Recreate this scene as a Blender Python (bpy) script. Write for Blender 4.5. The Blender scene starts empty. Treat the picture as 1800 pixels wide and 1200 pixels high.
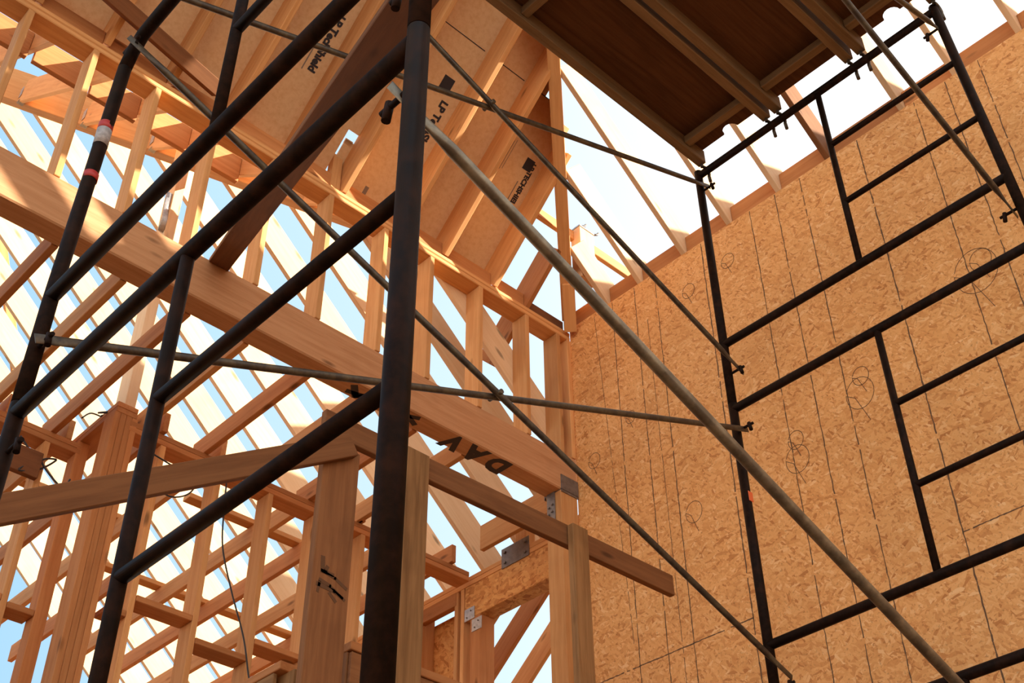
import bpy, bmesh, math, random
from mathutils import Vector, Matrix
random.seed(7)
C = bpy.context.scene.collection
H = 1.5                                   # eye height: z below is measured from the eye, the floor lies at -H
ORD = ['first','second','third','fourth','fifth','sixth','seventh','eighth','ninth','tenth','eleventh','twelfth','thirteenth','fourteenth','fifteenth','sixteenth','seventeenth','eighteenth','nineteenth','twentieth']

# ------------------------------------------------------------------ materials
def new_mat(name):
    m = bpy.data.materials.new(name); m.use_nodes = True
    nt = m.node_tree; nt.nodes.clear()
    out = nt.nodes.new('ShaderNodeOutputMaterial'); b = nt.nodes.new('ShaderNodeBsdfPrincipled')
    nt.links.new(b.outputs[0], out.inputs[0])
    return m, nt, b
def nd(nt, typ, **kw):
    n = nt.nodes.new(typ)
    for k, v in kw.items():
        if k.startswith('i_'):
            n.inputs[int(k[2:]) if k[2:].isdigit() else k[2:].replace('_', ' ')].default_value = v
        else: setattr(n, k, v)
    return n
def ramp(nt, fac, stops):
    r = nt.nodes.new('ShaderNodeValToRGB'); e = r.color_ramp.elements
    while len(e) > 1: e.remove(e[-1])
    e[0].position = stops[0][0]; e[0].color = (*stops[0][1], 1)
    for p, c in stops[1:]:
        k = e.new(p); k.color = (*c, 1)
    nt.links.new(fac, r.inputs[0]); return r.outputs[0]
def mix(nt, a, b, fac, mode='MIX'):
    n = nt.nodes.new('ShaderNodeMix'); n.data_type = 'RGBA'; n.blend_type = mode
    for s, v in ((n.inputs[0], fac), (n.inputs[6], a), (n.inputs[7], b)):
        if hasattr(v, 'is_linked') or hasattr(v, 'links'): nt.links.new(v, s)
        elif isinstance(v, (int, float)): s.default_value = v
        else: s.default_value = (*v, 1)
    return n.outputs[2]
def math_n(nt, op, a, b=None):
    n = nt.nodes.new('ShaderNodeMath'); n.operation = op
    for i, v in enumerate((a, b)):
        if v is None: continue
        if isinstance(v, (int, float)): n.inputs[i].default_value = v
        else: nt.links.new(v, n.inputs[i])
    return n.outputs[0]

def wood(name, light, dark, grain=.5, dark_tone=0.0, knots=True):
    m, nt, b = new_mat(name)
    tc = nd(nt, 'ShaderNodeTexCoord'); oi = nd(nt, 'ShaderNodeObjectInfo')
    off = nd(nt, 'ShaderNodeVectorMath', operation='SCALE'); off.inputs[0].default_value = (37., 11., 23.)
    nt.links.new(oi.outputs['Random'], off.inputs['Scale'])
    add = nd(nt, 'ShaderNodeVectorMath', operation='ADD')
    nt.links.new(tc.outputs['Object'], add.inputs[0]); nt.links.new(off.outputs[0], add.inputs[1])
    mp = nd(nt, 'ShaderNodeMapping'); mp.inputs['Scale'].default_value = (1.3, 22, 22)
    nt.links.new(add.outputs[0], mp.inputs[0])
    n1 = nd(nt, 'ShaderNodeTexNoise', i_Scale=1.6, i_Detail=6., i_Roughness=.62, i_Distortion=.5)
    nt.links.new(mp.outputs[0], n1.inputs['Vector'])
    n2 = nd(nt, 'ShaderNodeTexNoise', i_Scale=3.0, i_Detail=3.)
    nt.links.new(add.outputs[0], n2.inputs['Vector'])
    g = ramp(nt, n1.outputs['Fac'], [(.32, dark), (.60, light)])
    mid = tuple((x + y) / 2 for x, y in zip(light, dark))
    col = mix(nt, mid, g, grain)
    col = mix(nt, col, tuple(.62 * x for x in dark), math_n(nt, 'MULTIPLY', ramp(nt, n2.outputs['Fac'], [(.55, (0, 0, 0)), (.8, (1, 1, 1))]), .35 + dark_tone))
    v = math_n(nt, 'ADD', math_n(nt, 'MULTIPLY', oi.outputs['Random'], .34), .83)
    sc = nd(nt, 'ShaderNodeVectorMath', operation='SCALE'); nt.links.new(col, sc.inputs[0]); nt.links.new(v, sc.inputs['Scale'])
    col = sc.outputs[0]
    if knots:
        mk = nd(nt, 'ShaderNodeMapping'); mk.inputs['Scale'].default_value = (2.2, 7, 7); nt.links.new(add.outputs[0], mk.inputs[0])
        vo = nd(nt, 'ShaderNodeTexVoronoi', i_Scale=1.0); nt.links.new(mk.outputs[0], vo.inputs['Vector'])
        k = ramp(nt, vo.outputs['Distance'], [(.06, (1, 1, 1)), (.14, (0, 0, 0))])
        col = mix(nt, col, tuple(.35 * x for x in dark), math_n(nt, 'MULTIPLY', k, .8))
    nt.links.new(col, b.inputs['Base Color']); b.inputs['Roughness'].default_value = .78
    b.inputs['Specular IOR Level'].default_value = .25
    bp = nd(nt, 'ShaderNodeBump', i_Strength=.18, i_Distance=.004); nt.links.new(n1.outputs['Fac'], bp.inputs['Height'])
    nt.links.new(bp.outputs[0], b.inputs['Normal'])
    return m

def osb(name, pal, scl=1.0):
    m, nt, b = new_mat(name)
    tc = nd(nt, 'ShaderNodeTexCoord')
    nw = nd(nt, 'ShaderNodeTexNoise', i_Scale=9.0, i_Detail=2.)
    nt.links.new(tc.outputs['Object'], nw.inputs['Vector'])
    wv = nd(nt, 'ShaderNodeVectorMath', operation='MULTIPLY_ADD'); wv.inputs[1].default_value = (.05, .05, .05)
    nt.links.new(nw.outputs['Color'], wv.inputs[0]); nt.links.new(tc.outputs['Object'], wv.inputs[2])
    vals = []
    for i, (ang, s) in enumerate(((.35, (20, 36, 10)), (-.9, (20, 46, 13)), (1.5, (20, 40, 11)), (.75, (20, 62, 20)))):
        mp = nd(nt, 'ShaderNodeMapping'); mp.inputs['Rotation'].default_value = (ang, 0, 0)
        mp.inputs['Scale'].default_value = tuple(q * scl for q in s); mp.inputs['Location'].default_value = (i * 3.3, i * 1.7, i)
        mp.vector_type = 'POINT'
        vr = nd(nt, 'ShaderNodeVectorRotate', rotation_type='X_AXIS'); vr.inputs['Angle'].default_value = ang
        nt.links.new(wv.outputs[0], vr.inputs['Vector'])
        mp.inputs['Rotation'].default_value = (0, 0, 0); nt.links.new(vr.outputs[0], mp.inputs[0])
        vo = nd(nt, 'ShaderNodeTexVoronoi', i_Scale=1.0, i_Randomness=1.0); nt.links.new(mp.outputs[0], vo.inputs['Vector'])
        sx = nd(nt, 'ShaderNodeSeparateColor'); nt.links.new(vo.outputs['Color'], sx.inputs[0])
        vals.append((sx.outputs[0], sx.outputs[1]))
    col = ramp(nt, vals[0][0], pal)
    for v, thr in ((vals[1], .5), (vals[2], .62), (vals[3], .70)):
        c2 = ramp(nt, v[0], pal)
        col = mix(nt, col, c2, math_n(nt, 'GREATER_THAN', v[1], thr))
    big = nd(nt, 'ShaderNodeTexNoise', i_Scale=2.2, i_Detail=3.); nt.links.new(tc.outputs['Object'], big.inputs['Vector'])
    col = mix(nt, col, (.62, .58, .52), math_n(nt, 'MULTIPLY', ramp(nt, big.outputs['Fac'], [(.45, (0, 0, 0)), (.75, (1, 1, 1))]), .3), 'MULTIPLY')
    fn = nd(nt, 'ShaderNodeTexNoise', i_Scale=70.0, i_Detail=4.); nt.links.new(tc.outputs['Object'], fn.inputs['Vector'])
    col = mix(nt, col, (.45, .36, .28), math_n(nt, 'MULTIPLY', ramp(nt, fn.outputs['Fac'], [(.58, (0, 0, 0)), (.72, (1, 1, 1))]), .6), 'MULTIPLY')
    nt.links.new(col, b.inputs['Base Color']); b.inputs['Roughness'].default_value = .7
    b.inputs['Specular IOR Level'].default_value = .3
    return m

def plain(name, col, rough=.6, metal=0.0, noise=None, nscale=14., spec=.5, rn=0.0):
    m, nt, b = new_mat(name)
    b.inputs['Roughness'].default_value = rough; b.inputs['Metallic'].default_value = metal
    b.inputs['Specular IOR Level'].default_value = spec
    if noise is None: b.inputs['Base Color'].default_value = (*col, 1)
    else:
        tc = nd(nt, 'ShaderNodeTexCoord'); n = nd(nt, 'ShaderNodeTexNoise', i_Scale=nscale, i_Detail=6., i_Roughness=.65)
        nt.links.new(tc.outputs['Object'], n.inputs['Vector'])
        c = ramp(nt, n.outputs['Fac'], [(.42, col), (.68, noise)])
        nt.links.new(c, b.inputs['Base Color'])
        if rn:
            nt.links.new(math_n(nt, 'ADD', math_n(nt, 'MULTIPLY', n.outputs['Fac'], rn), rough - rn / 2), b.inputs['Roughness'])
    return m

M = {}
M['fir']   = wood('fir_lumber', (.68, .355, .14), (.55, .245, .082), .75)
M['pale']  = wood('sunlit_tone_lumber', (.80, .57, .35), (.72, .47, .26), .6)  # fir lightened so its colour holds the overexposed sunlight
M['fir2']  = wood('reddish_fir_lumber', (.54, .235, .085), (.42, .155, .048), .7)
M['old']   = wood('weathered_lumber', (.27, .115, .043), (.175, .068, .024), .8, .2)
M['dark_tone'] = wood('dark_shade_lumber', (.24, .095, .036), (.16, .06, .022), .8, .2)  # dark lumber; shade under the kicker plank is put into this colour
M['grey']  = wood('grey_site_lumber', (.35, .18, .07), (.20, .095, .033), .9, .3)
M['glulam']= wood('heavy_beam_lumber', (.60, .315, .155), (.47, .215, .09), .8, .1)
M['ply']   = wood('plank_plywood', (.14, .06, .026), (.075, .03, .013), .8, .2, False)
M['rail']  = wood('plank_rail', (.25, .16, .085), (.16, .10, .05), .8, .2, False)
M['osb']   = osb('oriented_strand_board', [(0, (.54, .22, .065)), (.12, (.70, .325, .105)), (.5, (.80, .41, .145)), (.88, (.84, .455, .175)), (1, (.90, .56, .26))], 1.55)
M['osbd']  = osb('strand_lumber', [(0, (.46, .17, .04)), (.4, (.66, .30, .085)), (1, (.78, .42, .14))])
M['foil']  = plain('radiant_barrier_sheathing', (.80, .545, .30), .5, .0, (.72, .445, .22), 30., .4)
M['steel'] = plain('black_scaffold_paint', (.012, .007, .005), .5, .0, (.028, .013, .008), 26., .05, .25)
M['galv']  = plain('weathered_galvanised_tube', (.055, .04, .03), .45, .4, (.13, .10, .058), 22., .5, .25)
M['galv2'] = plain('yellowed_galvanised_tube', (.15, .125, .09), .40, .55, (.33, .28, .19), 18., .5, .25)
M['zinc']  = plain('galvanised_connector', (.50, .50, .50), .42, .7, (.34, .34, .35), 40.)
M['dkzinc']= plain('dull_steel_bracket', (.22, .185, .165), .5, .5, (.15, .12, .105), 30.)
M['ink']   = plain('black_print', (.03, .025, .03), .8)
M['faint'] = plain('faded_print', (.25, .19, .15), .8)
M['pencil']= plain('dark_chalk_line', (.14, .075, .04), .9)
M['smudge']= plain('charcoal_smudge', (.13, .058, .024), .95)
M['paint'] = plain('black_brush_paint', (.035, .015, .008), .7)
M['red']   = plain('red_tape', (.42, .03, .025), .5)
M['label'] = plain('grey_sticker', (.42, .38, .36), .5, 0, (.25, .22, .21), 60.)
M['orange']= plain('orange_sticker', (.75, .14, .04), .5)
M['wire']  = plain('black_cable', (.02, .018, .018), .5)
M['floor'] = osb('subfloor_board', [(0, (.14, .08, .04)), (.5, (.22, .135, .07)), (1, (.28, .18, .10))], .6)
M['earth'] = plain('bare_ground', (.13, .10, .07), .95, 0, (.09, .07, .05), 2.)
M['wrap']  = plain('white_house_wrap', (.80, .80, .78), .6)

# ------------------------------------------------------------------ builders
def tag(o, label=None, cat=None, group=None, kind=None):
    if label: o['label'] = label
    if cat: o['category'] = cat
    if group: o['group'] = group
    if kind: o['kind'] = kind
    return o
def link(name, bm, mat, parent=None, mw=None, smooth=False):
    me = bpy.data.meshes.new(name); bm.normal_update(); bm.to_mesh(me); bm.free()
    for m in (mat if isinstance(mat, (list, tuple)) else [mat]): me.materials.append(m)
    if smooth:
        for p in me.polygons: p.use_smooth = True
    o = bpy.data.objects.new(name, me); C.objects.link(o)
    mw = mw or Matrix.Identity(4)
    if parent is not None:
        o.parent = parent; o.matrix_parent_inverse = PW[parent.name].inverted()
    o.matrix_basis = mw
    PW[o.name] = mw.copy()
    return o
PW = {}
def root(name, loc, label, cat, group=None):
    o = bpy.data.objects.new(name, None); C.objects.link(o)
    o.location = (loc[0], loc[1], loc[2] + H); o.empty_display_size = .1
    PW[o.name] = Matrix.Translation(o.location)
    return tag(o, label, cat, group)
def V(p): return Vector((p[0], p[1], p[2] + H))
def boxbm(bm, cx, cy, cz, sx, sy, sz, bev=.003, mi=0):
    r = bmesh.ops.create_cube(bm, size=1.0, matrix=Matrix.Translation((cx, cy, cz)) @ Matrix.Diagonal((sx, sy, sz, 1)))
    if bev:
        es = list({e for v in r['verts'] for e in v.link_edges})
        bmesh.ops.bevel(bm, geom=es, offset=bev, segments=1, affect='EDGES')
    return bm
def frame_of(a, b, up):
    a, b = V(a), V(b); x = (b - a).normalized(); u = Vector(up)
    z = (u - x * u.dot(x)).normalized(); y = z.cross(x)
    m = Matrix((x, y, z)).transposed().to_4x4(); m.translation = (a + b) / 2
    return m, (b - a).length
def member(name, a, b, w, d, mat, up=(0, 0, 1), parent=None, bev=.003):
    """a sawn board from a to b: w across, d along 'up'; grain runs along it"""
    m, L = frame_of(a, b, up)
    bm = bmesh.new(); boxbm(bm, 0, 0, 0, L, w, d, bev)
    return link(name, bm, M[mat] if isinstance(mat, str) else mat, parent, m)
def stud(x, y0, z0, z1, w=.036, d=.133, mat='fir', name='wall_stud', parent=None):
    """upright: front face at y0, going back d"""
    return member(name, (x, y0 + d / 2, z0), (x, y0 + d / 2, z1), w, d, mat, up=(0, 1, 0), parent=parent)
def tubebm(bm, pts, rads, seg=20, cap=True, ref=None):
    """sweep rings along pts; rads = r or (ra, rb) per point (ra along ref side)"""
    pts = [Vector(p) for p in pts]; n = len(pts)
    rings = []
    prev = None
    for i, p in enumerate(pts):
        t = (pts[min(i + 1, n - 1)] - pts[max(i - 1, 0)]).normalized()
        rr = Vector(ref) if ref is not None else (prev if prev is not None else (Vector((0, 0, 1)) if abs(t.z) < .9 else Vector((1, 0, 0))))
        s = (rr - t * rr.dot(t)).normalized(); q = t.cross(s); prev = s
        ra, rb = rads[i] if isinstance(rads[i], (tuple, list)) else (rads[i], rads[i])
        rings.append([bm.verts.new(p + s * ra * math.cos(2 * math.pi * k / seg) + q * rb * math.sin(2 * math.pi * k / seg)) for k in range(seg)])
    for a, b in zip(rings, rings[1:]):
        for k in range(seg):
            bm.faces.new((a[k], a[(k + 1) % seg], b[(k + 1) % seg], b[k]))
    if cap:
        bm.faces.new(rings[0][::-1]); bm.faces.new(rings[-1])
    return bm
def tube(name, pts, r, mat, parent=None, seg=20, rads=None, ref=None):
    pts = [V(p) for p in pts]; c = pts[0].copy()
    bm = bmesh.new(); tubebm(bm, [p - c for p in pts], rads or [r] * len(pts), seg, True, ref)
    bmesh.ops.recalc_face_normals(bm, faces=bm.faces[:])
    o = link(name, bm, M[mat], parent, Matrix.Translation(c))
    for p in o.data.polygons: p.use_smooth = len(p.vertices) == 4
    return o
def spline(pts, k=8):
    P = [Vector(p) for p in pts]; out = []
    for i in range(len(P) - 1):
        p0 = P[max(i - 1, 0)]; p1 = P[i]; p2 = P[i + 1]; p3 = P[min(i + 2, len(P) - 1)]
        for j in range(k):
            t = j / k
            out.append(.5 * ((2 * p1) + (-p0 + p2) * t + (2 * p0 - 5 * p1 + 4 * p2 - p3) * t * t + (-p0 + 3 * p1 - 3 * p2 + p3) * t ** 3))
    out.append(P[-1]); return out
def text_bm(txt, size, bold=0.0):
    cu = bpy.data.curves.new('lettering', 'FONT'); cu.body = txt; cu.size = size; cu.extrude = .0006; cu.offset = bold
    cu.align_x = 'CENTER'; cu.align_y = 'CENTER'; cu.resolution_u = 3
    o = bpy.data.objects.new('lettering', cu); C.objects.link(o)
    dg = bpy.context.evaluated_depsgraph_get(); dg.update()
    me = bpy.data.meshes.new_from_object(o.evaluated_get(dg))
    bm = bmesh.new(); bm.from_mesh(me)
    bpy.data.objects.remove(o); bpy.data.curves.remove(cu); bpy.data.meshes.remove(me)
    return bm
def decal_matrix(p, xdir, ydir):
    x = Vector(xdir).normalized(); y = Vector(ydir); y = (y - x * y.dot(x)).normalized(); z = x.cross(y)
    m = Matrix((x, y, z)).transposed().to_4x4(); m.translation = V(p); return m
def strokes_bm(polys, w, th=.0008):
    """hand-drawn line strips in the local XY plane"""
    bm = bmesh.new()
    for pl in polys:
        for (x0, y0), (x1, y1) in zip(pl, pl[1:]):
            d = Vector((x1 - x0, y1 - y0, 0)); L = d.length
            if L < 1e-6: continue
            a = math.atan2(d.y, d.x)
            mt = Matrix.Translation(((x0 + x1) / 2, (y0 + y1) / 2, 0)) @ Matrix.Rotation(a, 4, 'Z') @ Matrix.Diagonal((L + w * .6, w * random.uniform(.7, 1.2), th, 1))
            bmesh.ops.create_cube(bm, size=1, matrix=mt)
    return bm
def circ(cx, cy, r, n=18, a0=0, a1=2 * math.pi, e=1.0):
    return [(cx + r * math.cos(a0 + (a1 - a0) * i / n), cy + e * r * math.sin(a0 + (a1 - a0) * i / n)) for i in range(n + 1)]

# ------------------------------------------------------------------ roof planes (undersides of the rafters)
YB = 4.65; XO = 5.03; ZP = 5.70           # room face of the back wall, of the sheathed wall, top of the wall plates
def z1(y): return 5.72 + .95 * (YB - y)                  # sheathed slope over the back wall, rising towards the eye
def z2(x): return 5.75 + .85 * (XO - x)                  # open slope over the sheathed wall
def zA(x): return 4.55 + .86 * (5.2 - x)                 # open slope of the wing behind
def zB(y): return 5.70 + .765 * (y - YB)                 # jacks rising behind the back wall
def raft_x(x, ya, yb, zf, w=.036, d=.218, mat='fir', name='rafter'):
    sgn = (zf(yb) - zf(ya)) / (yb - ya); n = Vector((0, -sgn, 1)).normalized() * d / 2
    a = Vector((x, ya, zf(ya))) + n; b = Vector((x, yb, zf(yb))) + n
    return member(name, a, b, w, d, mat)
def raft_y(y, xa, xb, zf, w=.036, d=.218, mat='fir', name='rafter'):
    sgn = (zf(xb) - zf(xa)) / (xb - xa); n = Vector((-sgn, 0, 1)).normalized() * d / 2
    a = Vector((xa, y, zf(xa))) + n; b = Vector((xb, y, zf(xb))) + n
    return member(name, a, b, w, d, mat)
def hip_x(y): return XO - (z1(y) - 5.75) / .85           # where the two room slopes meet

# ================================================================== SETTING: floor, ground, sheathed wall
bm = bmesh.new(); boxbm(bm, 1.2, -6.32, 1.6, 7.7, .016, 3.2, 0)
tag(link('wall_front', bm, M['osb']), kind='structure')
bm = bmesh.new(); boxbm(bm, -2.64, -2.65, 1.6, .016, 7.3, 3.2, 0)
tag(link('wall_left', bm, M['osb']), kind='structure')
bm = bmesh.new(); boxbm(bm, 1.2, .0, -.06, 7.7, 12.8, .1, 0)
tag(link('floor', bm, M['floor']), kind='structure')
bm = bmesh.new(); boxbm(bm, 0, 0, -.26, 90, 90, .1, 0)
tag(link('ground', bm, M['earth']), kind='structure')


bm = bmesh.new()
boxbm(bm, XO + .008, (4.66 - 6.3) / 2, (5.75 + H) / 2, .016, 10.96, 5.75 + H, 0)
nbase = len(bm.faces)
def chalk(y0, z0, y1, z1_, w=.007, n=26, amp=.002):
    py, pz = y0, z0
    for i in range(1, n + 1):
        t = i / n; y = y0 + (y1 - y0) * t + random.uniform(-amp, amp) * (abs(z1_ - z0) > .5); z = z0 + (z1_ - z0) * t + random.uniform(-amp, amp) * (abs(z1_ - z0) < .5)
        dy, dz = y - py, z - pz; L = math.hypot(dy, dz)
        if random.random() > .05:
            mt = Matrix.Translation((XO - .0006, (y + py) / 2, (z + pz) / 2 + H)) @ Matrix.Rotation(math.atan2(dz, dy), 4, 'X') @ Matrix.Diagonal((.0012, L, w * random.uniform(.6, 1.25), 1))
            bmesh.ops.create_cube(bm, size=1, matrix=mt)
        py, pz = y, z
for y, za in ((4.25, 5.74), (4.045, 5.74), (3.86, 5.74), (3.455, 5.74), (3.05, 5.74), (2.852, 5.74), (2.66, 5.74), (2.235, 5.74), (1.838, 5.74), (1.632, 5.74), (1.42, 5.74), (1.02, 5.74), (.62, 5.74)):
    chalk(y, za, y + random.uniform(-.012, .012), -1.45, .0055 if y not in (3.455, 2.235, 1.02) else .007, 240)
chalk(4.98, 3.06, 3.455, 3.05, .006, 70); chalk(2.235, 3.025, 1.02, 3.025, .006, 70); chalk(3.455, .60, 2.235, .60, .006, 60)
chalk(4.42, 5.72, 4.28, 3.2, .003, 120, .002); chalk(3.955, 5.4, 3.935, 2.6, .003, 120, .002)
for cy, cz, r in ((3.60, 5.42, .05), (3.27, 5.46, .05), (2.585, 4.03, .085), (2.56, 4.13, .05), (1.80, 4.38, .12), (1.76, 4.43, .06), (3.03, 3.83, .075), (3.02, 3.95, .05), (4.17, 4.72, .04), (3.76, 3.83, .06), (4.5, 4.55, .05)):
    pl = circ(cy, cz, r, 22, .4, 6.5, 1.15) + [(cy + r * .4, cz - r * .2), (cy - r * .3, cz - r * 2.2)]
    for (a, b), (c, d) in zip(pl, pl[1:]):
        mt = Matrix.Translation((XO - .0005, (a + c) / 2, (b + d) / 2 + H)) @ Matrix.Rotation(math.atan2(d - b, c - a), 4, 'X') @ Matrix.Diagonal((.001, math.hypot(c - a, d - b) + .003, .0032, 1))
        bmesh.ops.create_cube(bm, size=1, matrix=mt)
for f in bm.faces[:]: f.material_index = 1
bm.faces.ensure_lookup_table()
for i in range(nbase): bm.faces[i].material_index = 0
tag(link('wall_right', bm, [M['osb'], M['pencil']]), kind='structure')

bm = bmesh.new(); boxbm(bm, 9.0, -1.5, (7.3 + H) / 2 - .1, 2.0, 10.0, 7.3 + H + .2, 0)  # unseen block added to keep sun off the doorway and lower rafters
tag(link('wall_sun_block', bm, M['osbd']), kind='structure')
# ================================================================== BACK WALL: beam, studs, plates
beam = tag(member('timber_beam', (-1.6, YB + .073, 4.485), (5.022, YB + .073, 4.485), .146, .29, 'glulam', bev=.008),
           'heavy timber beam carrying the row of short studs, spanning to the OSB wall', 'beam')
# painted strokes on its underside
bm = text_bm('D A V', .19, .011); 
link('painted_letters', bm, M['paint'], beam, decal_matrix((4.22, YB + .075, 4.3392), (-1, 0, 0), (0, 1, 0)))
bm = strokes_bm([[(-.12, .02), (-.02, -.03), (.08, .02)], [(-.1, -.04), (0, 0), (.1, .04)], [(.22, -.05), (.30, .04), (.36, -.03)], [(.24, .0), (.36, .03)]], .045)
link('paint_smear', bm, M['paint'], beam, decal_matrix((3.62, YB + .075, 4.3392), (-1, 0, 0), (0, 1, 0)))
tag(member('top_plate', (-1.6, YB + .0665, 5.647), (5.02, YB + .0665, 5.647), .133, .034, 'fir', bev=.005), 'lower board of the doubled plate resting on the short studs', 'top plate')
tag(member('top_plate', (-1.6, YB + .0665, 5.684), (5.02, YB + .0665, 5.684), .133, .034, 'fir', bev=.005), 'upper board of the doubled plate under the sheathed rafters', 'top plate')
sx = [4.90, 4.60, 4.176, 3.75, 3.37, 2.94, 2.52, 2.11, 1.725, 1.34, .958, .57]
for i, x in enumerate(sx):
    tag(stud(x, YB, 4.632, 5.629), f'short pine stud standing on the heavy beam, {ORD[i]} from the OSB wall corner', 'stud', 'short studs on the heavy beam')
tag(stud(5.005, YB, 4.632, 5.629, .036, .133), 'pine stud on the beam tight against the OSB wall', 'stud')
# post under the beam end, with its steel cap
P1 = tag(member('beam_post', (4.94, YB + .066, -H), (4.94, YB + .066, 4.334), .132, .15, 'fir', up=(1, 0, 0)), 'pine post under the end of the heavy beam at the OSB wall', 'post')
cap = root('post_cap', (4.93, YB + .07, 4.34), 'dark steel post cap joining the heavy beam to its post', 'bracket')
bm = bmesh.new(); boxbm(bm, 4.945, YB - .003, 4.385 + H, .155, .006, .13, .001); boxbm(bm, 4.945, YB + .149, 4.385 + H, .155, .006, .13, .001)
boxbm(bm, 4.945, YB + .073, 4.337 + H, .155, .158, .006, .001); link('saddle', bm, M['dkzinc'], cap)
bm = bmesh.new(); boxbm(bm, 4.861, YB + .085, 4.23 + H, .006, .07, .22, .001)
link('side_strap', bm, M['dkzinc'], cap)
for k, (dy, dz) in enumerate(((.07, 4.25), (.10, 4.235), (.075, 4.2), (.105, 4.185))):
    tube('bolt_head', [(4.859, YB + dy, dz), (4.847, YB + dy, dz)], .008, 'dkzinc', cap, 8)

# ================================================================== SHEATHED SLOPE over the back wall
rx = [4.29, 3.85, 3.50, 3.01, 2.61, 2.166, 1.77, 1.365, .96, .55]
for i, x in enumerate(rx):
    yt = 2.0
    if x > 2.2: yt = YB - ((XO - x) * .85 + .03) / .95 + .02
    o = raft_x(x + .018, 4.655, max(2.0, yt - .07), z1)
    tag(o, f'rafter under the printed roof sheathing, {ORD[i]} from the hip', 'rafter', 'rafters under the printed roof sheathing')
tag(raft_x(4.615, 5.0, 4.33, z1, mat='fir2', name='jack_rafter'), 'short jack rafter between the wall plate and the hip, without sheathing above', 'rafter')
# blocks between the rafters on the plate
ex = [4.60] + rx
for i in range(len(rx)):
    xa, xb = ex[i + 1] + .037, ex[i] - .001
    if i == 0: xb = 4.596
    tag(member('rafter_block', (xa, YB + .045, ZP + .068), (xb, YB + .045, ZP + .068), .036, .135, 'fir2'), f'blocking board on the wall plate between rafters, {ORD[i]} bay from the hip', 'blocking', 'blocking between the sheathed rafters')
tag(member('rafter_block', (4.655, YB + .06, ZP + .06), (5.0, YB + .06, ZP + .06), .036, .12, 'dark_tone'), 'dark blocking board on the wall plate right at the wall corner', 'blocking')
hip = tag(member('hip_rafter', (XO - .02, YB + .0, 5.73 + .13), (hip_x(2.05), 2.05, z1(2.05) + .13), .086, .26, 'fir'), 'long hip rafter rising from the corner above the OSB wall', 'rafter')
tag(member('hip_support', (5.0, 4.625, 5.70), (4.80, 4.44, 5.905), .086, .10, 'fir', up=(1, 1, 1)), 'lower hip piece standing in the wall corner', 'rafter')
# slope-aligned frame of the sheathing underside
su = Vector((0, 1, -.95)).normalized(); sn = Vector((0, .95, 1)).normalized()
def on1(x, y, off=0.0):                   # point on the sheathing underside
    return Vector((x, y, z1(y) + .302)) + sn * off
def slab(name, rects, mat, parent=None):
    bm = bmesh.new()
    for x0, x1, y0, y1 in rects:
        vs = []
        for off in (0, .012):
            for x, y in ((x0, y0), (x1, y0), (x1, y1), (x0, y1)):
                vs.append(bm.verts.new(V(on1(x, y, off))))
        a = vs[:4]; b = vs[4:]
        bm.faces.new(a); bm.faces.new(b[::-1])
        for k in range(4): bm.faces.new((a[k], b[k], b[(k + 1) % 4], a[(k + 1) % 4]))
    bmesh.ops.recalc_face_normals(bm, faces=bm.faces[:])
    return link(name, bm, mat, parent)
YS = 3.862; g = .0002
shA = slab('roof_sheathing', [(2.62, 2.93, YS + g, 4.80), (3.012, 4.20, YS + g, 4.80), (2.93, 3.012, YS + g, 4.535), (2.945, 3.0, 4.575, 4.60), (2.947, 3.012, 4.58, 4.80)] + [(4.20, min(4.335, hip_x(4.80 - .08 * k) - .01), 4.80 - .08 * (k + 1), 4.80 - .08 * k) for k in range(11) if hip_x(4.80 - .08 * (k + 1)) > 4.22], M['foil'])
tag(shA, 'printed roof sheathing sheet at the eave beside the hip, with a small open gap', 'roof sheathing', 'printed roof sheathing sheets')
shB = slab('roof_sheathing', [(.18, 2.616, YS + g, 4.80)], M['foil'])
tag(shB, 'printed roof sheathing sheet at the eave beyond the scaffold pole with the red bands', 'roof sheathing', 'printed roof sheathing sheets')
def up_rects(x0, x1, y0, y1, n):
    out = []
    for k in range(n):
        a = y0 + (y1 - y0) * k / n; b = y0 + (y1 - y0) * (k + 1) / n
        xm = min(x1, hip_x(a) - .02)
        if xm > x0 + .02: out.append((x0, xm, a, b))
    return out
shC = slab('roof_sheathing', up_rects(1.40, 4.2, 2.75, YS - g, 10), M['foil'])
tag(shC, 'upper printed sheathing sheet above the seam, cut along the hip', 'roof sheathing', 'printed roof sheathing sheets')
shD = slab('roof_sheathing', [(-1.1, 1.396, 2.75, YS - g)], M['foil'])
tag(shD, 'upper sheathing sheet above the seam, away from the hip', 'roof sheathing', 'printed roof sheathing sheets')
shE = slab('roof_sheathing', [(-1.1, .176, YS + g, 4.80)], M['foil']); tag(shE, 'eave sheathing sheet at the far end of the slope from the hip', 'roof sheathing', 'printed roof sheathing sheets')
shF = slab('roof_sheathing', up_rects(-1.1, 3.2, 1.98, 2.744, 6), M['foil']); tag(shF, 'ridge strip of sheathing over the scaffold planks', 'roof sheathing', 'printed roof sheathing sheets')
def sheet_text(txt, x, y, size, parent, mat='ink', bold=.0035, name='printed_lettering'):
    link(name, text_bm(txt, size, bold), M[mat], parent, decal_matrix(on1(x, y, -.0015), su, (1, 0, 0)))
def sheet_box(x, y, lx, ly, parent, mat='ink', name='printed_block'):
    bm = bmesh.new(); boxbm(bm, 0, 0, 0, lx, ly, .001, 0)
    link(name, bm, M[mat], parent, decal_matrix(on1(x, y, -.001), su, (1, 0, 0)))
sheet_text('LP TechShield', 2.525, 4.268, .070, shB); sheet_box(2.468, 4.33, .26, .008, shB, 'faint', 'fine_print')
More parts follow.
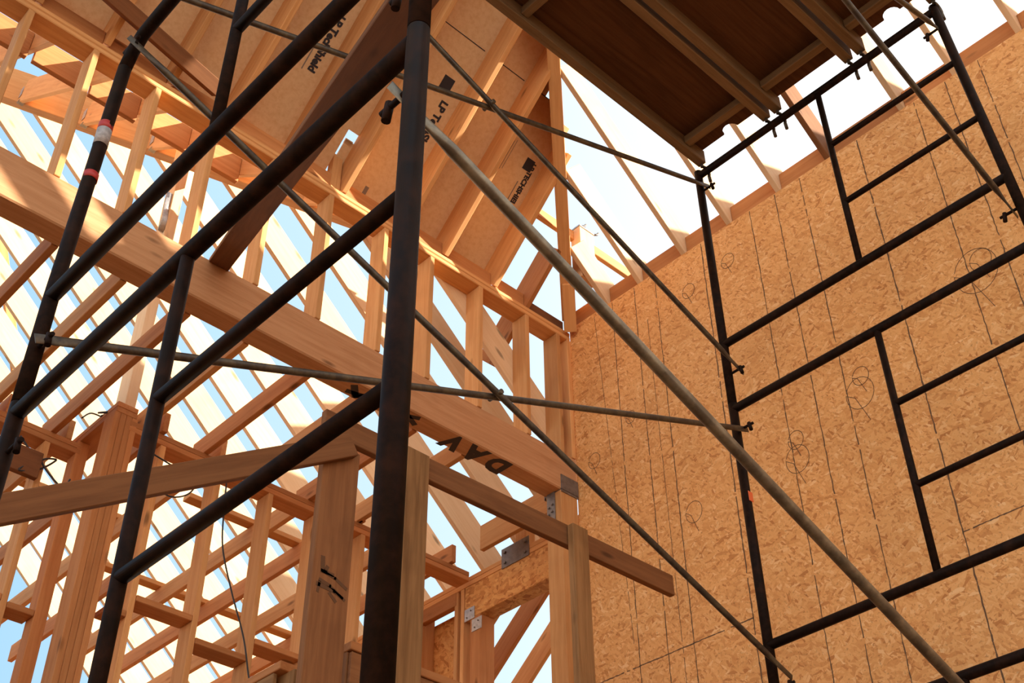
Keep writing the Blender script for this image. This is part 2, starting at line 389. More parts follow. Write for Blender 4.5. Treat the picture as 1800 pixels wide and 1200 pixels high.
sheet_text('LP TechShield', 3.41, 4.325, .074, shA); sheet_box(3.352, 4.40, .26, .008, shA, 'faint', 'fine_print'); sheet_box(3.36, 4.10, .10, .085, shA)
sheet_text('LP TECHSHIELD', 4.222, 4.30, .052, shA, 'ink', .0025); sheet_box(4.178, 4.36, .20, .007, shA, 'faint', 'fine_print'); sheet_box(4.19, 4.19, .085, .072, shA)
for k in range(4): sheet_box(4.02 - .018 * k, 4.2 + .01 * k, .22, .0035, shA, 'faint', 'fine_print')
sheet_box(2.30, 4.06, .17, .12, shB, 'faint'); sheet_box(4.0, 4.42, .035, .035, shA, 'faint')
sheet_box(3.235, 4.735, .06, .028, shA, 'faint'); sheet_box(3.225, 4.80, .05, .06, shA, 'faint')
# small upright by the gap in the sheathing
tag(member('short_block', (2.965, 4.70, 5.702), (2.965, 4.70, 6.02), .07, .06, 'fir', up=(0, 1, 0)), 'short upright block on the plate below the bright gap in the sheathing', 'blocking')
# seam on the underside
for (xa, xb) in ((3.07, 3.48), (3.56, 3.84), (3.90, 4.2)):
    bm = bmesh.new(); boxbm(bm, 0, 0, 0, .006, xb - xa, .001, 0)
    link('seam_line', bm, M['ink'], shA, decal_matrix(on1((xa + xb) / 2, YS, -.001), su, (1, 0, 0)))

# ================================================================== OPEN SLOPE over the OSB wall
ry = [4.28, 3.975, 3.585, 3.20, 2.805, 2.43, 1.90, 1.545, 1.145, .745, .345, -.055, -.455]
for i, y in enumerate(ry):
    xt = hip_x(y) + .02 if y > 2.05 else 2.25
    o = raft_y(y + .018, 5.42, max(xt, 2.25), z2, d=.222, mat='old' if i == 5 else 'pale')  # sixth rafter takes a dark wood colour in place of shade
    tag(o, 'open rafter coloured dark as shaded, crossing the OSB wall top behind the ladder frame' if i == 5 else f'open rafter crossing the top of the OSB wall, {ORD[i]} from the wall corner', 'rafter', 'open rafters over the OSB wall')
ez = [YB - .01] + ry
for i in range(len(ry)):
    ya, yb = ry[i] + .037, ez[i] - .001
    tag(member('rafter_block', (XO + .035, ya, 5.826), (XO + .035, yb, 5.826), .036, .15, 'fir2'), f'blocking board on top of the OSB wall, {ORD[i]} bay from the corner', 'blocking', 'blocking along the top of the OSB wall')
def slab2(x0, x1, y0, y1):
    bm = bmesh.new(); vs = []
    n = Vector((.85, 0, 1)).normalized()
    for off in (0, .012):
        for x, y in ((x0, y0), (x1, y0), (x1, y1), (x0, y1)): vs.append(bm.verts.new(V(Vector((x, y, z2(x) + .302)) + n * off)))
    a, b = vs[:4], vs[4:]
    bm.faces.new(a); bm.faces.new(b[::-1])
    for k in range(4): bm.faces.new((a[k], b[k], b[(k + 1) % 4], a[(k + 1) % 4]))
    bmesh.ops.recalc_face_normals(bm, faces=bm.faces[:])
    return link('roof_sheathing', bm, M['foil'])
def slab2m(rects):
    bm = bmesh.new(); n = Vector((.85, 0, 1)).normalized()
    for x0, x1, y0, y1 in rects:
        vs = [bm.verts.new(V(Vector((x, y, z2(x) + .302)) + n * off)) for off in (0, .012) for x, y in ((x0, y0), (x1, y0), (x1, y1), (x0, y1))]
        a, b = vs[:4], vs[4:]
        bm.faces.new(a); bm.faces.new(b[::-1])
        for k in range(4): bm.faces.new((a[k], b[k], b[(k + 1) % 4], a[(k + 1) % 4]))
    bmesh.ops.recalc_face_normals(bm, faces=bm.faces[:])
    return link('roof_sheathing', bm, M['foil'])
def hip_y(x): return YB - ((XO - x) * .85 + .03) / .95
tag(slab2m([(4.33, 4.72, -.6, 3.02), (4.33, 4.42, 3.02, 3.10)]), 'narrow unseen sheathing course added to shade the beam, above the planks', 'roof sheathing')  # added out of view to keep direct sun off the beam
tag(slab2m([(2.25 + .137 * k, 2.387 + .137 * k, -.6, hip_y(2.25 + .137 * k) - .04) for k in range(10)] + [(3.62, 4.10, -.6, 3.28), (4.10, 4.33, 2.80, 3.20)]), 'unseen upper sheathing course added to shade the room, above the planks', 'roof sheathing')  # added unseen against the sun, with a gap shaped to light the studs
tag(member('strapping_board', (4.30, 4.40, 6.345), (5.62, 4.40, 6.345), .036, .085, 'fir'), 'level strapping board passing behind the hip rafter', 'board')
tag(member('ridge_board', (2.235, 2.0, 8.20), (2.235, -.6, 8.20), .036, .26, 'fir'), 'ridge board above the scaffold planks', 'ridge board')
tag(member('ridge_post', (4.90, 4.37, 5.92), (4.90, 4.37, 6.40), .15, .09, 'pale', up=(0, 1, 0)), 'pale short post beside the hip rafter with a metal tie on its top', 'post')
clip = root('framing_anchor', (4.90, 4.37, 6.40), 'small metal tie with dark prongs on top of the pale short post', 'bracket')
bm = bmesh.new(); boxbm(bm, 4.90, 4.37, 6.408 + H, .155, .10, .012, .001); link('plate', bm, M['zinc'], clip)
for dx, dz in ((-.055, .0), (.075, .0)): tube('prong', [(4.90 + dx, 4.33, 6.412), (4.90 + dx + .035, 4.325, 6.43), (4.90 + dx + .05, 4.325, 6.455)], .009, 'dkzinc', clip, 6)

# ================================================================== WING BEHIND: open slope, hip, jacks
def hipB(y): return 5.2 - (zB(y) - 4.55) / .86
ay = [4.80, 5.13, 5.50, 5.885, 6.295, 6.685, 7.09, 7.46, 7.83, 8.20, 8.60, 8.98, 9.37, 9.75, 10.14, 10.53]
for i, y in enumerate(ay):
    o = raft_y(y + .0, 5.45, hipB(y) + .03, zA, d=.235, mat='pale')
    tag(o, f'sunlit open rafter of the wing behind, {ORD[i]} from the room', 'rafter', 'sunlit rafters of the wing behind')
ha = Vector((hipB(4.85), 4.85, zB(4.85))); hb = Vector((hipB(10.65), 10.65, zB(10.65)))
off = Vector((0, 0, .15))
tag(member('hip_timber', ha + off, hb + off, .086, .30, 'fir'), 'deep hip beam of the wing behind, taking the ends of the sunlit rafters', 'rafter')
jx = [3.18, 2.785, 2.382, 1.996, 1.62, 1.235, .85]
for i, x in enumerate(jx):
    yt = YB + (4.55 + .86 * (5.2 - x) - 5.70) / .765
    o = raft_x(x, 4.93, min(yt - .03, 7.4), zB, d=.20, mat='fir', name='jack_rafter')
    tag(o, f'jack rafter rising behind the wall plate, {ORD[i]} from the OSB wall', 'rafter', 'jack rafters behind the back wall')
for i, (xa, xb) in enumerate(((1.255, 1.60), (1.64, 1.976), (.87, 1.215), (2.016, 2.362), (2.402, 2.765))):
    y = 5.6
    tag(member('jack_block', (xa, y, 6.46), (xb, y, 6.46), .036, .23, 'fir2'), f'grainy blocking board between jack rafters, bay {("under the printed eave sheet","by the red banded pole","at the outer end","past the banded pole","past the dark kicker plank")[i]}', 'blocking', 'blocking between jack rafters')
for i, x in enumerate((1.62, 1.996, 2.382)):
    yt = YB + (4.55 + .86 * (5.2 - x) - 5.70) / .765 - .08
    hg = root('joist_hanger', (x - .02, yt, zB(yt)), f'shiny metal hanger at the top end of a jack rafter, {ORD[i]} from the banded pole', 'bracket', 'metal hangers on the hip beam')
    bm = bmesh.new(); boxbm(bm, x - .022, yt, zB(yt) + .10 + H, .003, .05, .10, 0); link('flange', bm, M['zinc'], hg)
    bm = bmesh.new(); boxbm(bm, x, yt, zB(yt) - .004 + H, .05, .05, .003, 0); link('seat', bm, M['zinc'], hg)
hp = root('hip_post', (2.50, 5.95, 4.43), 'tall light post standing on the jog cap and propping the hip timber', 'post')
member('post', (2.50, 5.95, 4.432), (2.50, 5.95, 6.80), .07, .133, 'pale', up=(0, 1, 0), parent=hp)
tube('twisted_strap', [(2.455, 5.90, 6.25), (2.44, 5.90, 6.12), (2.45, 5.89, 6.0), (2.44, 5.90, 5.88)], .012, 'zinc', hp, 8, [(.03, .004), (.022, .006), (.028, .004), (.02, .005)])
# ceiling joists, first bay
j1 = [4.18, 3.79, 3.415, 3.015, 2.60, 2.235, 1.855, 1.475, 1.09, .70]
for i, x in enumerate(j1):
    ye = 5.98 if x > 2.45 else 6.42
    tag(member('ceiling_joist', (x, 4.80, 4.407), (x, ye, 4.407), .038, .134, 'fir2' if i % 2 else 'fir'), f'ceiling joist hung behind the heavy beam, {ORD[i]} from the OSB wall', 'joist', 'ceiling joists behind the heavy beam')
# second bay
j2 = [4.97, 4.585, 4.185, 3.812, 3.452, 3.06, 2.66, 2.28, 1.9, 1.5]
for i, x in enumerate(j2):
    ys = 5.80 if x > 2.45 else 6.25
    x2 = x + .04 if i > 4 else x
    tag(member('ceiling_joist', (x2 + .01, ys, 4.407), (x2 + .01, 9.3, 4.407), .038, .134, 'fir2' if i % 2 == 0 else 'fir'), f'ceiling joist beyond the framed back wall, {ORD[i]} from the outer wall', 'joist', 'ceiling joists of the back bay')
tag(member('stub_joist', (5.03, 4.82, 4.44), (5.03, 5.57, 4.44), .038, .19, 'fir'), 'short stub joist with a cut end above the metal tie plate', 'joist')
for i, (y, xa, xb) in enumerate(((6.55, 3.3, 4.5), (7.73, 3.2, 5.0), (7.1, 2.2, 3.3))):
    tag(member('joist_strap', (xa, y, 4.492), (xb, y, 4.492), .085, .036, 'fir'), ('flat strap board across the back joists behind the wide dark post', 'flat strap board across the back joists with a pointed cut end', 'flat strap board across the back joists near the hanging cable')[i], 'board', 'strap boards on the back joists')

# ================================================================== FRAMED WALL BEHIND (with a jog)
YF = 5.83
def plate(name, a, b, z, label, w=.133, mat='fir2'):
    return tag(member(name, (a[0], a[1], z), (b[0], b[1], z), w, .036, mat), label, 'top plate')
plate('wall_plate', (2.50, YF + .066), (5.15, YF + .066), 4.32, 'upper plate of the framed wall behind, under the joists')
plate('wall_plate', (2.50, YF + .066), (5.15, YF + .066), 4.283, 'lower plate of the framed wall behind, on its studs')
plate('wall_plate', (-.9, 6.316), (2.42, 6.316), 4.32, 'upper plate of the set back wall beyond the jog')
plate('wall_plate', (-.9, 6.316), (2.42, 6.316), 4.283, 'lower plate of the set back wall beyond the jog')
plate('jog_plate', (2.47, 5.83), (2.47, 6.45), 4.412, 'upper plate capping the jog of the framed wall')
plate('jog_plate', (2.47, 5.83), (2.47, 6.45), 4.375, 'lower plate capping the jog of the framed wall')
js = [4.60, 4.225, 3.86, 3.50, 3.125, 2.735]
for i, x in enumerate(js):
    tag(stud(x, YF, -H, 4.265), f'tall stud of the framed wall behind, {ORD[i]} from the outer wall', 'stud', 'tall studs of the framed wall behind')
corner = root('corner_post', (2.47, YF, -H), 'post of four nailed studs at the jog of the framed wall behind', 'post')
for k in range(4): stud(2.417 + .037 * k, YF, -H, 4.357, .036, .133, 'fir2', 'ply', corner)
tag(stud(2.43, 6.25, -H, 4.357, .075, .10, 'fir2'), 'wide stud inside the jog beside the nailed corner post', 'stud')
for i, x in enumerate((2.215, 1.80, 1.40)):
    tag(stud(x, 6.25, -H, 4.265), f'stud of the set back wall, {ORD[i]} from the jog', 'stud', 'studs of the set back wall')
tag(member('header_block', (1.82, 6.22, 4.06), (2.195, 6.22, 4.06), .04, .17, 'dark_tone'), 'dark header board set between studs of the set back wall', 'header')
for i, (xa, xb, z) in enumerate(((2.755, 3.105, 3.28), (3.145, 3.48, 3.16), (2.60, 2.715, 3.17), (3.52, 3.84, 3.28), (3.88, 4.205, 3.16))):
    tag(member('fire_block', (xa, YF + .066, z), (xb, YF + .066, z), .133, .036, 'fir2'), f'level fire block between tall studs of the framed wall behind, {("second bay from the jog","third bay from the jog","first bay from the jog","fourth bay from the jog","fifth bay from the jog")[i]}', 'blocking', 'fire blocks of the framed wall')
for i, (xa, xb, z) in enumerate(((2.235, 2.39, 3.22), (1.82, 2.195, 3.25))):
    tag(member('fire_block', (xa, 6.316, z), (xb, 6.316, z), .133, .036, 'fir2'), f'level fire block in the set back wall, {ORD[i]} bay from the jog', 'blocking', 'fire blocks of the set back wall')

# ================================================================== OUTER WALL OF THE WING (beyond the OSB wall corner)
XW = 5.20
hd = tag(member('door_header', (XW + .066, 4.80, 4.145), (XW + .066, 5.93, 4.145), .13, .25, 'fir2'), 'strand lumber header over the open doorway behind the heavy beam post', 'header')
hd.data.materials.clear(); hd.data.materials.append(M['osbd'])
tag(member('outer_plate', (XW + .066, 4.82, 4.29), (XW + .066, 9.3, 4.29), .133, .036, 'fir'), 'lower plate of the outer wall over the strand lumber header', 'top plate')
tag(member('outer_plate', (XW + .066, 4.82, 4.326), (XW + .066, 9.3, 4.326), .133, .034, 'fir'), 'upper plate of the outer wall under the rafter feet', 'top plate')
tp = root('tie_plate', (XW, 5.41, 4.26), 'grey bolted steel tie plate over the strand lumber header', 'bracket')
bm = bmesh.new(); boxbm(bm, XW - .004, 5.415, 4.335 + H, .006, .27, .15, .001); link('plate', bm, M['dkzinc'], tp)
for dy, dz in ((-.10, .04), (-.10, -.04), (.10, .04), (.10, -.04)):
    tube('bolt', [(XW - .006, 5.415 + dy, 4.335 + dz), (XW - .018, 5.415 + dy, 4.335 + dz)], .011, 'dkzinc', tp, 8)
tag(member('cripple_post', (XW + .05, 5.37, 4.34), (XW + .05, 5.37, 4.62), .09, .10, 'fir', up=(0, 1, 0)), 'short block post standing on the outer wall plate behind the tie plate', 'post')
tag(member('trimmer_stud', (XW + .066, 5.82, -H), (XW + .066, 5.82, 4.02), .10, .133, 'fir2', up=(1, 0, 0)), 'thick trimmer post carrying the strand lumber header at the doorway', 'post')
tag(member('king_stud', (XW + .066, 5.955, -H), (XW + .066, 5.955, 4.27), .036, .133, 'fir', up=(1, 0, 0)), 'king stud beside the trimmer post of the doorway', 'stud')
tag(member('king_stud', (XW + .066, 6.02, -H), (XW + .066, 6.02, 4.27), .036, .133, 'fir', up=(1, 0, 0)), 'second stud doubled beside the king stud of the doorway', 'stud')
hc = root('header_clip', (XW, 5.86, 4.0), 'bright galvanised clip at the lower end of the strand lumber header', 'bracket')
bm = bmesh.new(); boxbm(bm, XW - .003, 5.875, 4.05 + H, .005, .10, .09, .001); link('upper_leaf', bm, M['zinc'], hc)
bm = bmesh.new(); boxbm(bm, XW - .003, 5.80, 3.95 + H, .005, .10, .09, .001); link('lower_leaf', bm, M['zinc'], hc)
for dy, dz in ((.86, 4.07), (.90, 4.03), (.785, 3.97), (.82, 3.93)):
    tube('nail_head', [(XW - .005, 5 + dy, dz), (XW - .010, 5 + dy, dz)], .006, 'dkzinc', hc, 6)
bm = bmesh.new(); boxbm(bm, XW + .14, 7.66, 1.35 + H, .014, 3.2, 5.7, 0)
tag(link('wall_outer', bm, M['osbd']), kind='structure')
for i, y in enumerate((6.42, 6.82, 7.22, 7.62)):
    tag(member('outer_stud', (XW + .066, y, -H), (XW + .066, y, 4.27), .036, .133, 'fir', up=(1, 0, 0)), f'stud of the sheathed outer wall behind, {ORD[i]} past the doorway', 'stud', 'studs of the outer wall')
tag(member('sill_block', (XW + .02, 6.02, 4.22), (XW + .02, 6.9, 4.22), .05, .10, 'fir2'), 'pinkish block board at the top of the sheathed outer wall past the doorway', 'blocking')
bm = bmesh.new(); boxbm(bm, -1.7, 8.0, (3.0 + H) / 2, .016, 6.4, 3.0 + H, 0)  # unseen low wall, added to cut haze light in the wing
tag(link('wall_haze_block_left', bm, M['osbd']), kind='structure')
bm = bmesh.new(); boxbm(bm, 1.8, 11.2, (3.6 + H) / 2, 7.0, .016, 3.6 + H, 0)  # also out of view, added to darken the lower wing framing
tag(link('wall_wing_back', bm, M['osbd']), kind='structure')
# lean-to rafters seen through the doorway
def zP(y): return 4.50 - .80 * (y - 5.73)
for i, (x, m_) in enumerate(((5.62, 'fir'), (5.90, 'fir2'), (6.22, 'fir'), (6.6, 'fir2'))):
    o = raft_x(x, 7.6, 4.2, zP, d=.17, mat=m_, name='porch_rafter')
    tag(o, f'slanting porch rafter seen through the open doorway, {ORD[i]} out from the wall', 'rafter', 'porch rafters beyond the doorway')

# ================================================================== LANDING RAIL IN THE ROOM
YG = 3.60
post = tag(member('landing_post', (2.472, YG + .018, -H), (2.472, YG + .018, 3.0), .036, .178, 'old', up=(1, 0, 0)), 'wide dark plank post with a charcoal smudge', 'post')
bm = strokes_bm([[(-.045, .09), (-.04, .03), (.02, .02), (.075, -.005)], [(-.045, .03), (.01, .03)], [(-.05, -.01), (.0, -.02), (.07, -.055)], [(-.06, -.03), (.02, -.035), (.06, -.05)], [(-.05, -.02), (-.055, -.06)], [(.0, -.05), (.03, -.075)], [(-.02, .055), (-.03, .03)]], .016)
link('charcoal_mark', bm, M['smudge'], post, decal_matrix((2.47, YG - .0008, 2.37), (1, 0, 0), (0, 0, 1)))
tag(member('rail_post', (2.875, YG + .02, -H), (2.875, YG + .02, 3.165), .04, .125, 'grey', up=(1, 0, 0)), 'rough grey rail post just beside the thick scaffold pole', 'post')
tag(member('rail_post', (3.895, YG + .02, -H), (3.895, YG + .02, 3.20), .04, .105, 'grey', up=(1, 0, 0)), 'rough grey rail post in front of the OSB wall corner', 'post')
tag(member('landing_rail', (2.40, YG + .06, 3.125), (4.63, YG + .06, 3.165), .036, .115, 'old'), 'level rail board nailed across the three landing posts', 'rail')
tag(member('sloping_rail', (-.35, YG - .02, 1.13), (2.50, YG - .02, 3.005), .036, .10, 'old', up=(0, 0, 1)), 'sloping rail board running down from the wide dark post', 'rail')
lw = root('landing_wall', (3.0, 3.66, -H), 'low landing wall capped with a board behind the rail posts', 'wall')
member('cap', (2.63, 3.72, 2.182), (4.75, 3.72, 2.182), .13, .036, 'fir2', parent=lw)
member('facing', (2.64, 3.67, .35), (4.75, 3.67, .35), .02, 3.62, 'old', parent=lw)
member('end_stud', (2.65, 3.73, -H), (2.65, 3.73, 2.164), .036, .10, 'old', up=(0, 1, 0), parent=lw)
lw2 = root('stair_wall', (2.6, 4.2, -H), 'stub wall with a capped corner behind the wide dark post', 'wall')
member('cap', (2.59, 3.98, 2.182), (2.59, 4.60, 2.182), .12, .036, 'fir2', parent=lw2)
member('facing', (2.54, 4.02, .33), (2.54, 4.60, .33), .02, 3.66, 'grey', parent=lw2)
member('end_board', (2.59, 4.0, -H), (2.59, 4.0, 2.164), .12, .036, 'grey', up=(1, 0, 0), parent=lw2)

# ================================================================== LOOSE BRACING
tag(member('kicker_plank', (2.305, 4.70, 4.668), (-1.46, -6.05, -1.46), .114, .045, 'dark_tone', up=(0, -.5, 1)), 'dark plank kicker leaning from the heavy beam across the open room', 'plank')
tag(member('diagonal_brace', (.55, 4.36, 5.91), (2.03, 4.55, 5.77), .085, .085, 'dark_tone', up=(0, 1, .9)), 'dark diagonal brace nailed under the sheathed rafters', 'brace')
tag(member('gable_brace', (3.06, 9.2, 6.2), (2.18, 9.2, 8.55), .036, .09, 'fir', up=(1, 0, 0)), 'upright board beyond the last sunlit rafter', 'board')

# ================================================================== SCAFFOLD
SR = .0215
def rod(name, a, b, r, par, mat='steel', seg=20): return tube(name, [a, b], r, mat, par, seg)
XL = .866; YL = 2.715; YM = 1.144; XR = 4.004; YR1 = 2.70
def yR2(z): return 1.165 + (z - 3.4) * .042
def frame_unit(side, ztop, label, bent=False, bottom=True, tail=.36):
    if side == 'L': x, y1, f2 = XL, YL, (lambda z: YM)
    else: x, y1, f2 = XR, YR1, yR2
    r = root('scaffold_section', (x, (y1 + f2(ztop)) / 2, ztop - 1.55), label, 'scaffold frame', 'scaffold frames')
    zb = ztop - 1.185; zl = zb - tail
    tb = 'top_bar'
    if bent:
        zt = 3.385
        arc = [(x, y1, zl), (x, y1 + .0, zb), (x + .012, y1 - .01, zt - .12), (x + .015, y1 - .03, zt - .05), (x + .015, y1 - .08, zt - .008), (x + .015, y1 - .16, zt), (x, f2(zt) + .16, zt), (x, f2(zt) + .05, zt - .03), (x, f2(zt), zt - .12), (x, f2(zl), zl)]
        tube('leg', [arc[0], arc[1], arc[2]], SR, 'steel', r, 32); tube('top_bar', arc[2:9], SR, 'steel', r, 32); tube('leg', arc[8:], SR, 'steel', r, 32)
        zt_ = zt
    else:
        rod('leg', (x, y1, zl), (x, y1, ztop + .03), SR, r, seg=32)
        rod('leg', (x, f2(zl), zl), (x, f2(ztop), ztop + .03), SR, r, seg=40)
        rod('top_bar', (x, y1, ztop), (x, f2(ztop), ztop), SR * .95, r, seg=28); zt_ = ztop
    if bottom: rod('bottom_bar', (x, y1, zb), (x, f2(zb), zb), SR * .95, r, seg=28)
    yi = 1.915
    rod('inner_post', (x, yi, zb if bottom else zl), (x, yi, zt_), SR * .72, r, seg=24)
    for k, dz in enumerate((.395, .79)):
        rod('rung', (x, yi, ztop - dz), (x, f2(ztop - dz), ztop - dz), SR * .68, r, seg=24)
    for yy, s in ((y1, -1), (None, 1)):
        for zz in (ztop - .125, zb - .185):
            y = yy if yy else f2(zz)
            pin = rod('brace_pin', (x, y, zz), (x, y + s * .095, zz), .0065, r, seg=10)
            rod('pin_lock', (x, y + s * .072, zz + .012), (x, y + s * .080, zz - .03), .009, pin, seg=10)
    return r
frame_unit('R', 5.04, 'topmost scaffold frame by the OSB wall, carrying the plank ends')
fR2 = frame_unit('R', 3.468, 'second scaffold frame by the OSB wall, below the topmost one')
frame_unit('R', 1.887, 'third scaffold frame down by the OSB wall')
frame_unit('R', .31, 'base scaffold frame by the OSB wall, standing on the floor', tail=.62)
fL2 = frame_unit('L', 3.468, 'bent top scaffold frame with red tape bands on its leg', bent=True)
frame_unit('L', 1.890, 'scaffold frame of the thick pole, below the bent top frame', bottom=False)
frame_unit('L', .31, 'base scaffold frame under the thick pole', tail=.62)
def band(par, x, y, za, zb_, mat, name, r=SR + .0012):
    tube(name, [(x, y, za), (x, y, zb_)], r, mat, par, 28)
band(fL2, XL + .008, YL - .006, 2.965, 2.995, 'red', 'tape_band'); band(fL2, XL + .008, YL - .006, 2.895, 2.965, 'label', 'leg_sticker'); band(fL2, XL + .007, YL - .005, 2.745, 2.772, 'red', 'tape_band')
bm = bmesh.new(); boxbm(bm, XR + .003, YR1 - SR, 2.985 + H, .03, .003, .05, .001); link('leg_sticker', bm, M['orange'], fR2)

def brace_tube(name, a, b, r, par, dy=0.0, mat='galv'):
    a, b = Vector(a), Vector(b); a.y += dy; b.y += dy; d = (b - a).normalized()
    pts = [a - d * .03, a + d * .05, a + d * .13, b - d * .13, b - d * .05, b + d * .03]
    fl = (r * 1.2, r * .22)
    ref = Vector((0, 0, 1))
    return tube(name, pts, r, mat, par, 24, [fl, fl, r, r, fl, fl], ref)
def brace_pair(label, ya, yb, zaT, zaB, zbT, zbB, mat='galv'):
    r = root('cross_brace', ((XL + XR) / 2, (ya + yb) / 2, (zaT + zbB) / 2), label, 'scaffold brace', 'scaffold cross braces')
    if zaB > 1: brace_tube('brace_tube', (XL, ya, zaB), (XR, yb, zbT), .0125, r, .013, mat)
    brace_tube('brace_tube', (XL, ya, zaT), (XR, yb, zbB), .0125, r, -.013, mat)
    ra = Vector((0, 0, 0))
    # crossing point
    t = (zaT - zaB) / ((zaT - zaB) + (zbT - zbB)); px = XL + (XR - XL) * t; pz = zaB + (zbT - zaB) * t; py = ya + (yb - ya) * t
    if zaB > 1: tube('pivot_bolt', [(px, py - .034, pz), (px, py + .034, pz)], .010, 'galv', r, 12)
    return r
brace_pair('upper cross brace on the far side, crossing in front of the printed sheathing', 2.65, 2.645, 4.89, 3.66, 4.935, 3.668)
brace_pair('middle cross brace on the far side, crossing in front of the heavy beam', 2.645, 2.645, 3.315, 2.10, 3.336, 2.142)
brace_pair('upper cross brace on the eye side, passing under the planks', 1.20, 1.225, 4.89, 3.66, 4.90, 3.664)
brace_pair('thick looking diagonal brace running down from the thick pole', 1.195, 1.225, 1.765, .52, 1.765, .56, 'galv2')

# planks on the top frame
def plank(ya, yb, label, notch):
    r = root('scaffold_plank', (2.4, (ya + yb) / 2, 5.07), label, 'scaffold plank', 'scaffold planks')
    x0, x1 = .55, 3.985
    zr = 5.075
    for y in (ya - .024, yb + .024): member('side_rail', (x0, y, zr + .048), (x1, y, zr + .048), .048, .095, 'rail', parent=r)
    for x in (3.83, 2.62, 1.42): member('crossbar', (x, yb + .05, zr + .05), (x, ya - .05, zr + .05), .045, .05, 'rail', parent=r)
    # plywood deck with a finger hole at the end
    bm = bmesh.new(); ym = (ya + yb) / 2; R = .045
    outl = [(x0, yb + .002), (3.975, yb + .002)]
    if notch:
        outl += [(3.975, ym - R)] + [(3.975 - R * math.sin(a), ym - R * math.cos(a)) for a in [math.pi * k / 8 for k in range(1, 8)]] + [(3.975, ym + R)]
    outl += [(3.975, ya - .002), (x0, ya - .002)]
    lo = [bm.verts.new((x, y, zr + .097 + H)) for x, y in outl]; hi = [bm.verts.new((x, y, zr + .111 + H)) for x, y in outl]
    bm.faces.new(lo[::-1]); bm.faces.new(hi)
    for k in range(len(lo)): bm.faces.new((lo[k], lo[(k + 1) % len(lo)], hi[(k + 1) % len(lo)], hi[k]))
    bmesh.ops.recalc_face_normals(bm, faces=bm.faces[:])
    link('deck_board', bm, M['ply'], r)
    for y in (ya - .024, yb + .024):
        arc = [(3.97, y, zr + .05), (3.975, y, zr + .06)] + [(XR + .031 * math.cos(a), y, 5.04 + .031 * math.sin(a)) for a in [math.pi * (.85 - .17 * k) for k in range(7)]] + [(XR + .033, y, 4.985)]
        tube('hook', arc, .009, 'galv', r, 10)
    return r
plank(2.675, 2.19, 'scaffold plank along the outer edge toward the printed sheathing', True)
plank(2.165, 1.675, 'middle scaffold plank with a swirl grained board', False)
plank(1.65, 1.19, 'scaffold plank along the edge toward the eye', True)

# ================================================================== CABLES
def cable(name, pts, r, label, cat='cable', group=None):
    o = tube(name, [tuple(p) for p in spline(pts)], r, 'wire', None, 8)
    return tag(o, label, cat, group)
cable('hanging_cable', [(3.16, 5.80, 4.25), (3.17, 5.79, 4.0), (3.20, 5.79, 3.75), (3.30, 5.79, 3.5), (3.42, 5.79, 3.25), (3.50, 5.79, 3.0), (3.60, 5.79, 2.8)], .005, 'thin black cable hanging down in front of the framed wall behind')
cable('cable_loop', [(2.60, 5.80, 4.17), (2.80, 5.79, 4.13), (2.96, 5.80, 4.12), (2.93, 5.79, 4.0), (2.82, 5.79, 3.93), (2.70, 5.80, 3.96)], .005, 'black cable loop beside the nailed corner post')
cable('cable_tangle', [(2.05, 6.24, 4.22), (2.14, 6.22, 4.10), (2.08, 6.20, 3.98), (2.20, 6.22, 4.05), (2.28, 6.22, 4.15), (2.20, 6.22, 4.10), (2.34, 6.2, 3.98), (2.38, 6.2, 4.05)], .006, 'tangled black cable above the dark header board')
cable('cable_coil', [(2.30, 6.05, 4.37), (2.36, 6.08, 4.45), (2.46, 6.10, 4.47), (2.40, 6.02, 4.42), (2.50, 5.98, 4.47), (2.44, 5.94, 4.42), (2.36, 5.98, 4.40), (2.52, 5.9, 4.46)], .005, 'coiled black cable lying on the jog plate')
cable('drop_wire', [(3.80, 5.2, 4.80), (3.86, 5.2, 4.85), (3.95, 5.2, 4.66)], .004, 'short black wire between two studs above the heavy beam')

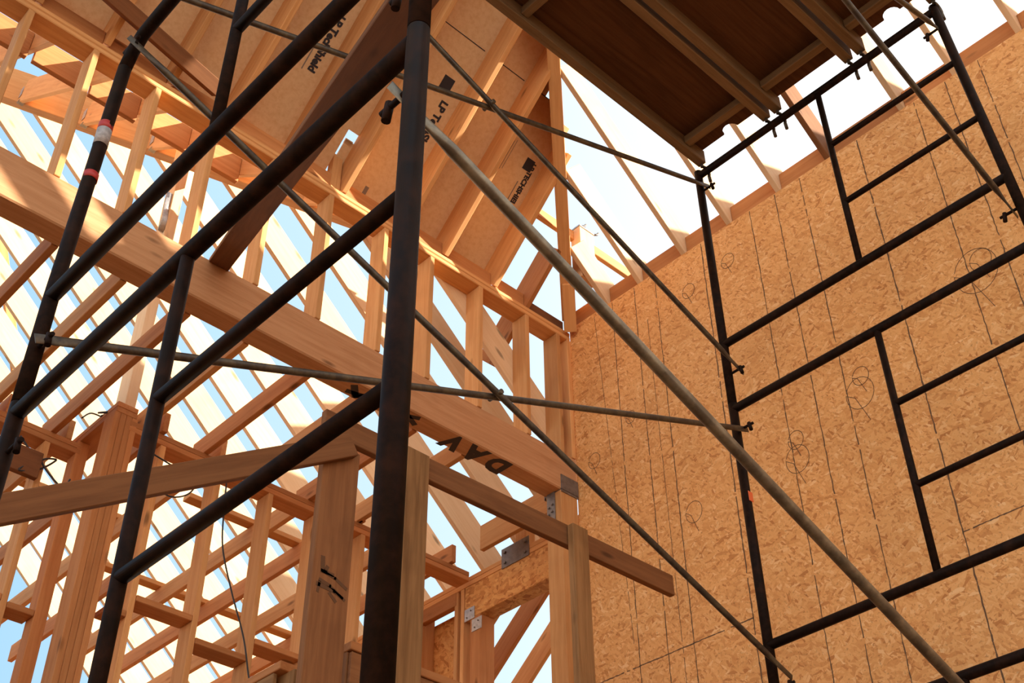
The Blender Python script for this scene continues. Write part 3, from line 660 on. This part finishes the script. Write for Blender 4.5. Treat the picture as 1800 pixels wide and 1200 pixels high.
# ================================================================== LIGHT, SKY, CAMERA
sun = bpy.data.lights.new('sun', 'SUN'); sun.energy = 10.5; sun.angle = .009; sun.color = (1.0, .93, .80)
so = bpy.data.objects.new('sun', sun); C.objects.link(so)
sd = Vector((2.46, -2.15, 1.12)).normalized()
so.rotation_euler = sd.to_track_quat('Z', 'Y').to_euler(); so.location = sd * 30
w = bpy.data.worlds.new('sky'); bpy.context.scene.world = w; w.use_nodes = True
nt = w.node_tree; nt.nodes.clear()
wo = nd(nt, 'ShaderNodeOutputWorld'); bg = nd(nt, 'ShaderNodeBackground'); nt.links.new(bg.outputs[0], wo.inputs[0])
tc = nd(nt, 'ShaderNodeTexCoord'); dt = nd(nt, 'ShaderNodeVectorMath', operation='DOT_PRODUCT')
dt.inputs[1].default_value = (.72, -.69, 0)
nt.links.new(tc.outputs['Generated'], dt.inputs[0])
mr = nd(nt, 'ShaderNodeMapRange'); mr.inputs[1].default_value = -.45; mr.inputs[2].default_value = .2
nt.links.new(dt.outputs['Value'], mr.inputs[0])
col = ramp(nt, mr.outputs[0], [(0, (.30, .54, .78)), (.35, (.44, .65, .83)), (.68, (.60, .75, .87)), (.85, (.76, .85, .93)), (1, (1.05, 1.05, 1.05))])
sp = nd(nt, 'ShaderNodeSeparateXYZ'); nt.links.new(tc.outputs['Generated'], sp.inputs[0])
hz = ramp(nt, sp.outputs['Z'], [(0.0, (1, 1, 1)), (.12, (1, 1, 1)), (.36, (0, 0, 0))])
col = mix(nt, col, (1.75, 1.62, 1.45), hz)                      # bright haze low in the sky
nt.links.new(col, bg.inputs[0]); bg.inputs[1].default_value = 1.0

cam = bpy.data.cameras.new('camera'); co = bpy.data.objects.new('camera', cam); C.objects.link(co)
yaw, pitch, roll = math.radians(46.2371), math.radians(39.5117), math.radians(-.6077)
h = Vector((math.cos(yaw), math.sin(yaw), 0)); r = Vector((math.sin(yaw), -math.cos(yaw), 0)); u = Vector((0, 0, 1))
fw = math.cos(pitch) * h + math.sin(pitch) * u; up = -math.sin(pitch) * h + math.cos(pitch) * u
r2 = math.cos(roll) * r + math.sin(roll) * up; u2 = -math.sin(roll) * r + math.cos(roll) * up
mw = Matrix((r2, u2, -fw)).transposed().to_4x4(); mw.translation = (0, 0, H)
co.matrix_world = mw
cam.sensor_width = 36; cam.lens = 2214.26 / 1800 * 36; cam.clip_start = .05; cam.clip_end = 300
sc = bpy.context.scene; sc.camera = co
sc.view_settings.view_transform = 'Standard'; sc.view_settings.look = 'None'; sc.view_settings.exposure = 0.40; sc.view_settings.gamma = 1.0
sc.view_settings.use_curve_mapping = False
sc.cycles.max_bounces = 10; sc.cycles.diffuse_bounces = 6
